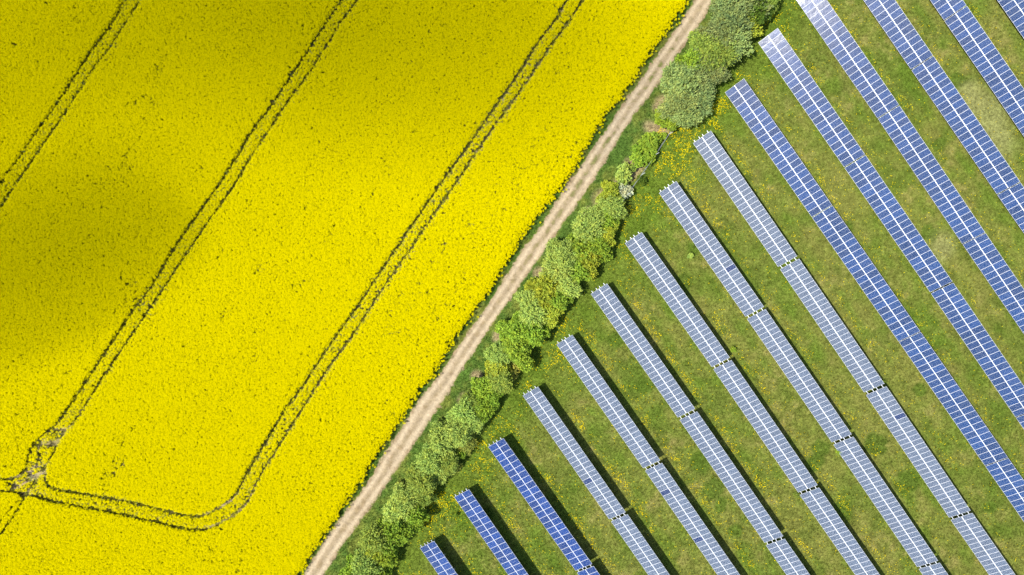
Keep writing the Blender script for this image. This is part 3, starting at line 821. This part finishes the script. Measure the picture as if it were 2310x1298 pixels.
def trunk_mesh(i):
    r = np.random.default_rng(900 + i); V = []; F = []
    for s in range(4):
        a = r.uniform(0, 6.28); d = r.uniform(0.25, 0.5)
        path = [(0.05*math.cos(a), 0.05*math.sin(a), -0.05), (0.12*math.cos(a), 0.12*math.sin(a), 0.3), (d*0.7*math.cos(a+0.2), d*0.7*math.sin(a+0.2), 0.62), (d*math.cos(a+0.3), d*math.sin(a+0.3), 0.98)]
        v, f = tube_geo(path, [0.035, 0.028, 0.018, 0.007], 6, len(V)); V += v; F += f
    return mesh('trunk', V, F, True)
CROWNS = {'fine': [crown_mesh(i, 1250, 0.105, 0.75) for i in range(4)], 'leafy': [crown_mesh(10+i, 1150, 0.125, 0.35) for i in range(4)], 'small': [crown_mesh(20+i, 380, 0.20, 0.4) for i in range(3)]}
for lst in CROWNS.values():
    for m in lst: m.materials.append(M_crown)
TRUNKS = [trunk_mesh(i) for i in range(3)]
for t in TRUNKS: t.materials.append(M_bark)
SP = {   # look: (words, leaf colour, crown family)
 'W': ('grey green willowy', (0.190, 0.245, 0.075), 'fine'),
 'P': ('pale sage green', (0.300, 0.400, 0.075), 'fine'),
 'S': ('soft sage green', (0.235, 0.305, 0.085), 'fine'),
 'L': ('fresh lime green', (0.215, 0.315, 0.030), 'leafy'),
 'Y': ('yellow green', (0.285, 0.335, 0.030), 'leafy'),
 'O': ('olive green', (0.220, 0.290, 0.045), 'fine'),
 'B': ('brownish bronze tipped', (0.255, 0.265, 0.045), 'fine'),
 'D': ('dark green', (0.075, 0.125, 0.015), 'leafy'),
 'F': ('white blossoming', (0.44, 0.47, 0.27), 'leafy'),
}
BUSH = [('W',1735,-38,44),('W',1690,-30,44),('O',1740,10,24),
 ('W',1674,12,44),('W',1640,26,40),('D',1697,26,36),('Y',1690,60,26),('W',1646,62,44),('O',1666,84,26),('W',1620,86,38),('S',1646,100,36),('O',1584,104,28),('O',1614,126,40),('W',1636,124,26),
 ('L',1556,146,30),('W',1580,150,32),('W',1600,160,30),('S',1540,190,42),('W',1572,192,32),('W',1574,216,28),('S',1536,232,38),('S',1542,262,26),('L',1499,256,20),('L',1512,276,17),
 ('L',1466,317,16),('L',1471,331,12),('L',1438,340,11),('L',1466,348,14),('L',1437,360,15),('L',1496,306,7),('P',1405,395,16),('D',1446,408,9),('O',1428,380,8),
 ('F',1403,433,15),('Y',1376,437,22),('P',1379,468,28),('L',1362,498,24),('P',1326,514,36),('Y',1366,528,22),('L',1344,556,26),('L',1312,570,28),('P',1273,578,34),('Y',1326,588,27),('P',1261,612,32),('L',1298,612,28),
 ('Y',1230,646,32),('P',1275,644,27),('P',1196,680,26),('Y',1225,668,28),('L',1254,676,26),('P',1203,711,32),('Y',1236,704,26),('L',1165,748,32),('L',1198,750,29),('L',1168,790,30),('P',1128,802,25),('Y',1126,830,24),('B',1154,832,16),
 ('O',1126,857,26),('L',1096,874,24),('L',1106,898,22),('O',1064,912,20),('P',1050,932,28),('L',1086,920,24),('P',1066,954,24),('P',1034,972,31),('P',1000,996,30),('B',1050,998,19),('L',1040,1020,15),('O',1008,1032,24),('P',970,1042,33),('P',993,1060,20),('B',1018,1052,14),
 ('O',952,1084,34),('B',910,1106,16),('P',918,1122,30),('O',956,1118,23),('P',900,1149,30),('L',938,1158,24),('L',890,1184,30),('L',914,1196,23),('O',848,1213,31),('L',875,1224,25),('Y',850,1241,26),('L',873,1256,21),('P',828,1270,30),('L',797,1282,22),('L',860,1278,17),
 ('P',806,1312,28),('L',838,1312,26)]
r_b = random.Random(5)
info = []
for sp, px, py, r in BUSH:
    rad = r / 14.0 * (1.20 if r < 32 else 1.10)
    px -= 12 if px > 1655 else 0
    hgt = 0.65 + rad * 0.95 if r > 18 else 0.35 + rad * 1.0        # metres at which the crown's widest part sits
    if sp == 'B': hgt *= 0.8
    x, y = W(px, py, hgt * 0.8)
    info.append([sp, x, y, rad, hgt, px, py, r])
# words that single each shrub out
def size_word(r): return 'tiny' if r < 13 else 'small' if r < 22 else 'mid-sized' if r < 29 else 'large' if r < 38 else 'very large'
def row_zone(x, y):
    d = [(math.hypot(x - s[0], y - s[1]), i) for i, s in enumerate(row_starts)]
    return min(d)[1]
labels = []
for sp, x, y, rad, hgt, px, py, r in info:
    dh, s_ = poly_dist(np.array([[x, y]]), hedge_axis)
    tside = s_[0] == poly_dist(np.array([[-60.0, 0.0]]), hedge_axis)[1][0]
    if px > 1425 and py > 295 or px > 1390 and 380 < py < 415: where = 'beside open fence'
    elif dh[0] < 0.55: where = 'in mid hedge'
    else: where = 'on track side' if tside else 'on panel side'
    labels.append((f'{size_word(r)} {SP[sp][0]} shrub {where}', row_zone(x, y), x - y))
from collections import defaultdict
grp = defaultdict(list)
for i, (t, z, k) in enumerate(labels): grp[(t, z)].append(i)
final = [''] * len(labels)
for (t, z), ids in grp.items():
    ids.sort(key=lambda i: -info[i][2])
    names = {1: [''], 2: ['upper ', 'lower '], 3: ['uppermost ', 'middle ', 'lowest ']}.get(len(ids)) or ['topmost ', 'second highest ', 'second lowest ', 'bottom '][:len(ids)]
    for nme, i in zip(names, ids):
        final[i] = f'{nme}{t} by {ORD[z]} row from lower left'
for i, (sp, x, y, rad, hgt, px, py, r) in enumerate(info):
    root = bpy.data.objects.new('shrub', None); COL.objects.link(root); root.location = (x, y, 0)
    tag(root, final[i], 'shrub', 'shrubs of the hedge beside the dirt track')
    fam = SP[sp][2] if r >= 18 else 'small'
    cr = bpy.data.objects.new('crown', CROWNS[fam][i % len(CROWNS[fam])]); COL.objects.link(cr); cr.parent = root
    sx = rad * r_b.uniform(0.88, 1.16); sy = rad * r_b.uniform(0.88, 1.16); sz = (hgt + rad * 0.8) / 1.35
    cr.scale = (sx, sy, sz); cr.rotation_euler = (0, 0, r_b.uniform(0, 6.28))
    c = SP[sp][1]; j = r_b.uniform(0.88, 1.12)
    cr.color = (c[0]*j*r_b.uniform(0.93, 1.07), c[1]*j, c[2]*j, 1)
    tk = bpy.data.objects.new('trunk', TRUNKS[i % 3]); COL.objects.link(tk); tk.parent = root
    tk.scale = (rad, rad, sz * 0.95); tk.rotation_euler = (0, 0, r_b.uniform(0, 6.28))

# a few single weeds standing among the solar rows
for px, py, r, sp, lab in [(1655,788,7,'L','bright green weed in the shade of the seventh row from lower left'),
    (1104,1160,9,'D','dark leafy bush in the shade of the second row from lower left'),
    (1890,1019,7,'L','green weed against the low edge of the eighth row from lower left'),
    (1797,1116,6,'O','olive weed tuft by the gap in the seventh row from lower left'),
    (1557,577,8,'P','pale leafy weed in the grass between seventh and eighth solar rows'),
    (1030,1160,5,'L','lime weed under the high edge of the second solar row')]:
    rad = r / 14.0; x, y = W(px, py, 0.4)
    root = bpy.data.objects.new('weed', None); COL.objects.link(root); root.location = (x, y, 0); tag(root, lab, 'weed')
    cr = bpy.data.objects.new('leaves', CROWNS['small'][r % 3]); COL.objects.link(cr); cr.parent = root
    cr.scale = (rad, rad * 0.9, 0.75); cr.rotation_euler = (0, 0, r_b.uniform(0, 6.28)); cr.color = (*SP[sp][1], 1)
    tk = bpy.data.objects.new('stem', TRUNKS[r % 3]); COL.objects.link(tk); tk.parent = root; tk.scale = (rad, rad, 0.7)

# ---------------------------------------------------------------- wire fence on the panel side of the hedge
def fence():
    line = WL([(1768,-80),(1713,0),(1504.5,308),(1472.5,356.5),(1441.5,401),(1406,451),(1360,520),(1300,610),(1100,905),(1000,1052),(835,1296),(800,1348)], 0.0)
    seg = smooth_line(line, 0.5)
    t = np.r_[0, np.cumsum(np.hypot(*np.diff(seg, axis=0).T))]
    # post spacing of about 3.9 m with one post on the measured place
    t0 = t[np.argmin(np.hypot(seg[:, 0]-line[2][0], seg[:, 1]-line[2][1]))] % 3.9
    ts = np.arange(t0, t[-1], 3.9)
    px = np.interp(ts, t, seg[:, 0]); py = np.interp(ts, t, seg[:, 1])
    root = bpy.data.objects.new('wire_fence', None); COL.objects.link(root); root.location = (px[0], py[0], 0)
    tag(root, 'grey wire mesh fence with metal posts between hedge and solar rows', 'fence')
    v, f = tube_geo([(0, 0, -0.2), (0, 0, 1.75), (0, 0, 2.05)], [0.04, 0.04, 0.04], 8)
    v2, f2 = tube_geo([(0, 0, 1.9), (0.16, 0.08, 2.0), (0.42, 0.22, 2.22)], [0.03, 0.03, 0.025], 6, len(v))
    pm = mesh('fence_post', v + v2, f + f2); pm.materials.append(M_fpost)
    for x, y in zip(px, py):
        o = bpy.data.objects.new('post', pm); COL.objects.link(o); o.parent = root; o.location = (x - px[0], y - py[0], 0)
    V = []; F = []
    def bar(p, q, r):
        v, f = tube_geo([p, q], [r, r], 3, len(V)); V.extend(v); F.extend(f)
    for i in range(len(px) - 1):
        a = Vector((px[i]-px[0], py[i]-py[0], 0)); b = Vector((px[i+1]-px[0], py[i+1]-py[0], 0))
        for z in np.arange(0.1, 1.95, 0.15): bar(a + Vector((0, 0, z)), b + Vector((0, 0, z)), 0.006)
        for k in range(1, 26):
            p = a.lerp(b, k / 26); bar(p + Vector((0, 0, 0.05)), p + Vector((0, 0, 1.9)), 0.005)
    link('wire_mesh', mesh('wire_mesh', V, F), root, M_wire)
fence()
print('counts rape', n_rape, 'grass', n_grass, 'dandelions', n_dand, 'shrubs', len(BUSH))
